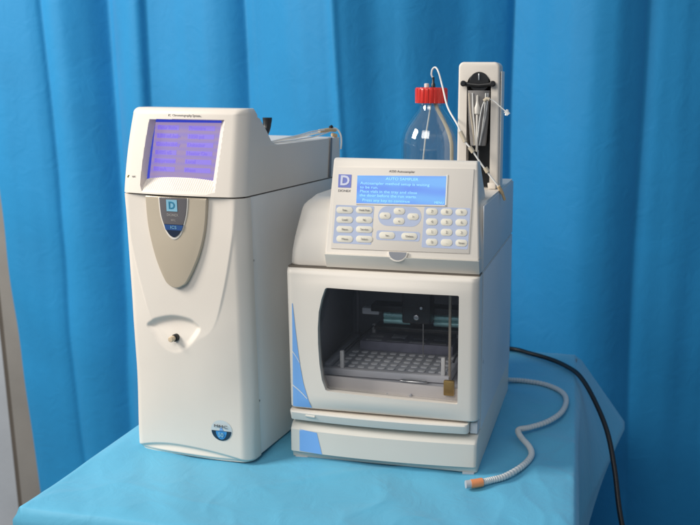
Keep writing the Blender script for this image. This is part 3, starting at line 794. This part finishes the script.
for j in range(5):
    for i in range(11):
        x = -.0835+.0164*i; y = -.0690+.0182*j
        if vial0 is None: vial0 = fin('vial_cap', vial_bm(), TRAYH, tr); o = vial0
        else:
            o = vial0.copy(); COL.objects.link(o); o.parent = tr
        o.location = (x+random.uniform(-.0004, .0004), y+random.uniform(-.0004, .0004), .0081+random.uniform(0, .0006))
        o.rotation_euler = (random.uniform(-.03, .03), random.uniform(-.03, .03), random.uniform(-.2, .2))

# ------------------------------------------------------------------ reagent bottle
BT = thing('reagent_bottle', 'clear glass laboratory bottle with ribbed red screw cap standing behind the keypad', 'bottle', (-.1255, .2500, .3368))
outp = [(0, .0), (.044, .0), (.0485, .004), (.0500, .010), (.0500, .130), (.0494, .141), (.0472, .152), (.0415, .165), (.0318, .179), (.0232, .189), (.0200, .194), (.0196, .198), (.0232, .1995), (.0234, .2015), (.0200, .2035), (.0198, .214)]
innp = [(.0176, .214), (.0176, .193), (.0212, .187), (.0298, .1770), (.0396, .163), (.0453, .151), (.0474, .141), (.0480, .130), (.0478, .012), (.0455, .006), (.040, .004), (0, .004)]
fin('glass_body', lathe_bm(outp+innp, 72), GLASS, BT)
def cap_bm():
    bm = bmesh.new(); n = 176; R = []
    prof = [(.0268, .2020, 0), (.0272, .2026, 1), (.0272, .2230, 1), (.0268, .2256, .6), (.0254, .2272, 0), (.0120, .2276, 0), (.0118, .2262, 0), (0, .2262, 0)]
    prof = [(.0236, .2022, 0)]+prof
    for r, h, k in prof:
        R.append([bm.verts.new(((max(r, 1e-4)-.0013*k*(1 if math.sin(2*PI*i*22/n) < -.1 else 0))*math.cos(2*PI*i/n), (max(r, 1e-4)-.0013*k*(1 if math.sin(2*PI*i*22/n) < -.1 else 0))*math.sin(2*PI*i/n), h)) for i in range(n)])
    for A, B in zip(R, R[1:]):
        for k in range(n): bm.faces.new((A[k], A[(k+1) % n], B[(k+1) % n], B[k]))
    return bm
cp = fin('cap', cap_bm(), RED, BT)
fin('port', lathe_bm([(.0042, .2263), (.0042, .2330), (.0030, .2340), (.0005, .2340)], 18, (-.0070, -.004, 0)), mat('port_pale', (.70,.68,.66), .4, var=.04), cp)
fin('port', lathe_bm([(.0036, .2263), (.0036, .2330), (.0022, .2352), (.0022, .2440), (.0005, .2442)], 18, (.0035, -.002, 0)), BLACK, cp)
fin('dip_tube', tube_bm(catmull([(.0015, 0, .224), (-.002, -.002, .19), (-.009, -.006, .14), (-.013, -.008, .09), (-.014, -.008, .02)], 6), .0013, 8), TUBE, BT)
fin('dip_tube', tube_bm(catmull([(.006, -.008, .224), (.010, -.009, .198), (.026, -.014, .170), (.036, -.016, .145), (.0385, -.016, .120), (.037, -.014, .03)], 6), .0032, 10), TUBEY, BT)

# ------------------------------------------------------------------ tall arched holder beside the bottle
PH = thing('syringe_holder', 'tall cream arched holder with black round clamp and clear sleeve right of the bottle', 'holder', (-.037, .200, .4042))
def arch(x0, x1, z0, z1, r, n=10):
    P = [(x0, z0), (x1, z0)]
    for k in range(n+1): a = PI/2*k/n; P.append((x1-r+r*math.cos(a), z1-r+r*math.sin(a)))
    for k in range(n+1): a = PI/2+PI/2*k/n; P.append((x0+r+r*math.cos(a), z1-r+r*math.sin(a)))
    return P
bm = prism_bm(arch(-.0335, .0320, 0, .2000, .0085), 0, .040, 'y', .0035, 4)
for v in bm.verts:
    k = v.co.z/.2; v.co.x = v.co.x*(1.06-.06*k)
hs = fin('housing', bm, CREAM, PH)
# the right flank has the same pale grey tone as the cabinets
fin('side_cover', box_bm((.0335, .006, .002), (.0352, .038, .186), .0006), SIDE, PH)
cut = fin('cut', prism_bm(arch(-.0198, .0190, -.02, .1830, .0192, 14), -.02, .026, 'y', 0), None)
cut.location = PH.location; bpy.context.view_layer.update(); boolean(hs, cut)
fin('recess_back', box_bm((-.0195, .0225, .001), (.0187, .0258, .1640), .0), BLACK, PH)
fin('clamp_disc', lathe_bm([(.0003, -.002), (.0150, -.002), (.0158, -.001), (.0158, .012), (.0003, .012)], 48, (0, 0, .1690), 'y'), BLACK, PH)
arm = fin('clamp_arm', tube_bm([(-.0235, -.003, .1660), (0, -.0035, .1640), (.0225, -.003, .1660)], .0034, 12), BLACK, PH)
for x in (-.0240, .0228): fin('clamp_knob', lathe_bm([(.0030, -.012), (.0046, -.0105), (.0046, -.004), (.003, -.001)], 18, (x, 0, .1665), 'y'), BLACK, arm)
fin('slot_screw', tube_bm([(.0, -.0025, .1720), (.0, -.003, .1770), (.0, -.0025, .1820)], .0014, 8), STEEL, PH)
slv = lathe_bm([(.0185, .1560), (.0182, .1400), (.0165, .1100), (.0135, .0750), (.0125, .0690), (.0118, .0690), (.0128, .0755), (.0157, .1100), (.0174, .1400), (.0177, .1560)], 40, (-.001, .004, 0), close=True)
for v in slv.verts: v.co.y = .004+(v.co.y-.004)*.55
slv = fin('clear_sleeve', slv, SLEEVE, PH)
fin('plunger', lathe_bm([(.0014, .060), (.0020, .062), (.0020, .1180), (.0045, .1200), (.0048, .1290), (.0030, .1340), (.0018, .1400), (.0018, .1480), (.0004, .149)], 20, (-.001, -.0085, 0)), mat('plunger_pale', (.66,.62,.56), .35, var=.05), PH)
for x, m_ in ((-.0150, TUBEY), (-.0095, TUBE), (.0120, TUBE), (.0155, STEEL)):  # pale strips on the sleeve front, painted in as its bright highlights
    fin('sleeve_highlight', tube_bm(catmull([(x, -.0062, .1520), (x*.86, -.0066, .125), (x*.55, -.0058, .095), (x*.30-.001, -.0050, .0700)], 6), .0011, 8), m_, PH)
fin('needle', tube_bm([(-.001, .004, .0620), (-.001, .004, .05), (-.001, .004, .034)], .0012, 8), STEEL, PH)
fin('drip_tip', prism_bm([(-.0005+.0160, .0), (.0300, .0), (.0180, -.0001)], -.001, 0, 'y'), CREAM, PH) if False else None
pt = prism_bm([(.0165, .010), (.0300, .010), (.0300, .0005), (.0180, .0005)], -.006, -.0001, 'y', .0008); fin('foot_tab', pt, CREAM, PH)

# ------------------------------------------------------------------ transfer tubing: bottle -> holder -> side
TT = thing('transfer_tubing', 'thin translucent tube looping from the red cap down across the arched holder', 'tubing', (-.1220, .2480, .5810))
def T_(P): return [Vector(p)-Vector((-.1220, .2480, .5810)) for p in P]
fin('tube', tube_bm(T_(catmull([(-.1220, .2480, .5790), (-.1245, .2460, .5850), (-.1225, .2440, .5935), (-.1170, .2420, .5965), (-.1110, .238, .5890), (-.1035, .2340, .5660), (-.0900, .2120, .5330), (-.0690, .1880, .5060), (-.0575, .1840, .4830), (-.0450, .1820, .4680), (-.0215, .1820, .4360), (-.0030, .1840, .4130), (.0035, .1880, .4020)], 10)), .0014, 10), TUBE, TT)
for p, q, r in (((-.0640, .1850, .4960), (-.0555, .1835, .4800), .0034), ((-.0480, .1822, .4720), (-.0420, .1820, .4640), .0036), ((-.0225, .1820, .4400), (-.0180, .1822, .4330), .0038), ((-.0010, .1850, .4110), (.0050, .1895, .3985), .0030), ((.0050, .1895, .3985), (.0085, .1930, .3880), .0024)):
    fin('fitting', tube_bm(T_([p, Vector(p).lerp(Vector(q), .5), q]), r, 12), BEIGEFIT if p[0] > -.002 else TUBEY, TT)
VT = thing('vent_tubing', 'short thin clear tube with small white end fitting beside the arched holder', 'tubing', (-.0240, .190, .5300))
def V_(P): return [Vector(p)-Vector((-.0240, .190, .5300)) for p in P]
fin('tube', tube_bm(V_(catmull([(-.0380, .1960, .4680), (-.0350, .1880, .5000), (-.0300, .1860, .5330), (-.0225, .1860, .5470), (-.0110, .1860, .5440), (.0, .1860, .5350), (.0085, .1870, .5280)], 8)), .0009, 8), TUBE, VT)
fin('fitting', tube_bm(V_([(-.0265, .1855, .5440), (-.0225, .1855, .5475), (-.0180, .1855, .5465)]), .0030, 10), TUBEY, VT)
fin('fitting', tube_bm(V_([(.0070, .1870, .5290), (.0100, .1870, .5265), (.0125, .1870, .5235)]), .0033, 10), TUBE, VT)
fin('fitting', tube_bm(V_([(.0085, .1865, .5220), (.0100, .1870, .5270), (.0105, .1875, .5310)]), .0022, 10), TUBE, VT)

# ------------------------------------------------------------------ hose and cable
HP = [(-.020, .4040, .0085), (-.0046, .4058, .0075), (.0281, .4071, .0072), (.0678, .3957, .0072), (.1005, .3641, .0072), (.1130, .3198, .0075), (.1085, .2597, .0080), (.0887, .2093, .0090), (.0617, .1729, .0110), (.0460, .1560, .0130), (.0455, .1440, .0125), (.0530, .1280, .0100), (.0686, .1002, .0080), (.0740, .0700, .0075), (.0641, .0309, .0074), (.0434, -.0074, .0074), (.0238, -.0246, .0074), (.0120, -.0336, .0074)]
hp = catmull(HP, 26)
hose = thing('drain_hose', 'grey corrugated hose curling on the cloth with an orange end sleeve', 'hose', (.05, .18, .001))
def H_(P): return [Vector(p)-Vector((.05, .18, .001)) for p in P]
fin('hose', tube_bm(H_(hp), .005, 12, rf=lambda i: .0045+.0005*(1 if i % 4 < 2 else -.4)), HOSE, hose)
d_ = (Vector(HP[-1])-Vector(HP[-2])).normalized()
e0 = Vector(HP[-1])
fin('orange_sleeve', tube_bm(H_([e0-d_*.002, e0+Vector((-.006, -.0038, 0)), e0+Vector((-.0135, -.0075, 0))]), .0064, 16), ORANGE, hose)
fin('end_plug', tube_bm(H_([e0+Vector((-.0135, -.0075, 0)), e0+Vector((-.017, -.0093, 0)), e0+Vector((-.0205, -.0110, 0))]), .0058, 14), mat('plug_pale', (.50,.50,.52), .4, var=.05), hose)
CP = [(-.10, .600, .006), (-.0240, .6069, .0065), (.0202, .5808, .0075), (.0654, .5495, .0080), (.1011, .5114, .0080), (.130, .470, .004), (.158, .42, -.018), (.188, .36, -.060), (.205, .31, -.112), (.218, .262, -.175), (.239, .225, -.245), (.272, .195, -.330), (.318, .165, -.45), (.36, .13, -.62), (.39, .10, -.84), (.45, .08, -.919), (.62, .10, -.924)]
cb = fin('power_cable', tube_bm(catmull(CP, 14), .0048, 14), CABLE)
tag(cb, 'thick black cable running from behind the machine over the right edge of the table', 'cable')

# ------------------------------------------------------------------ camera
cam = bpy.data.cameras.new('camera'); co = bpy.data.objects.new('camera', cam); COL.objects.link(co)
R_ = [[0.9809714554895718, 0.19399404025412295, 0.007830444467134741], [0.04724008050942628, -0.19937133854555847, -0.9787846771175035], [-0.18831722785803234, 0.9605297401498999, -0.2047418862358943]]
right, down, fwd = [Vector(r) for r in R_]
M = Matrix.Identity(4)
for i in range(3): M[i][0] = right[i]; M[i][1] = -down[i]; M[i][2] = -fwd[i]
M[0][3], M[1][3], M[2][3] = .1800, -1.1379, .5644
co.matrix_world = M
cam.sensor_width = 36; cam.lens = 36*836.6/700; cam.shift_x = -(449.7-350)/700; cam.shift_y = 0
cam.clip_start = .05; cam.clip_end = 50
cam.dof.use_dof = True; cam.dof.focus_distance = 1.22; cam.dof.aperture_fstop = 6.3
S.camera = co

# ------------------------------------------------------------------ light
W = bpy.data.worlds.new('World'); S.world = W; W.use_nodes = True
W.node_tree.nodes['Background'].inputs[0].default_value = (.74, .86, 1.0, 1)
W.node_tree.nodes['Background'].inputs[1].default_value = .36
def area(name, loc, tgt, sx, sy, power, col):
    l = bpy.data.lights.new(name, 'AREA'); l.shape = 'RECTANGLE'; l.size = sx; l.size_y = sy; l.energy = power; l.color = col
    o = bpy.data.objects.new(name, l); COL.objects.link(o); o.location = loc
    o.rotation_euler = (Vector(tgt)-Vector(loc)).to_track_quat('-Z', 'Y').to_euler(); return o
area('window_light', (-2.45, -.85, 1.72), (-.4, .5, .30), .8, 1.1, 84, (1., .945, .865))
area('fill_light', (-.75, -2.3, 2.1), (-.3, .3, .2), 1.6, 1.2, 33, (1., .945, .865))  # soft fill added from behind and above the camera
S.view_settings.view_transform = 'Standard'; S.view_settings.look = 'None'; S.view_settings.exposure = 0; S.view_settings.gamma = 1
S.render.resolution_x = 1024; S.render.resolution_y = 768
S.cycles.max_bounces = 12; S.cycles.transmission_bounces = 12; S.cycles.transparent_max_bounces = 12
S.cycles.caustics_reflective = False; S.cycles.caustics_refractive = False
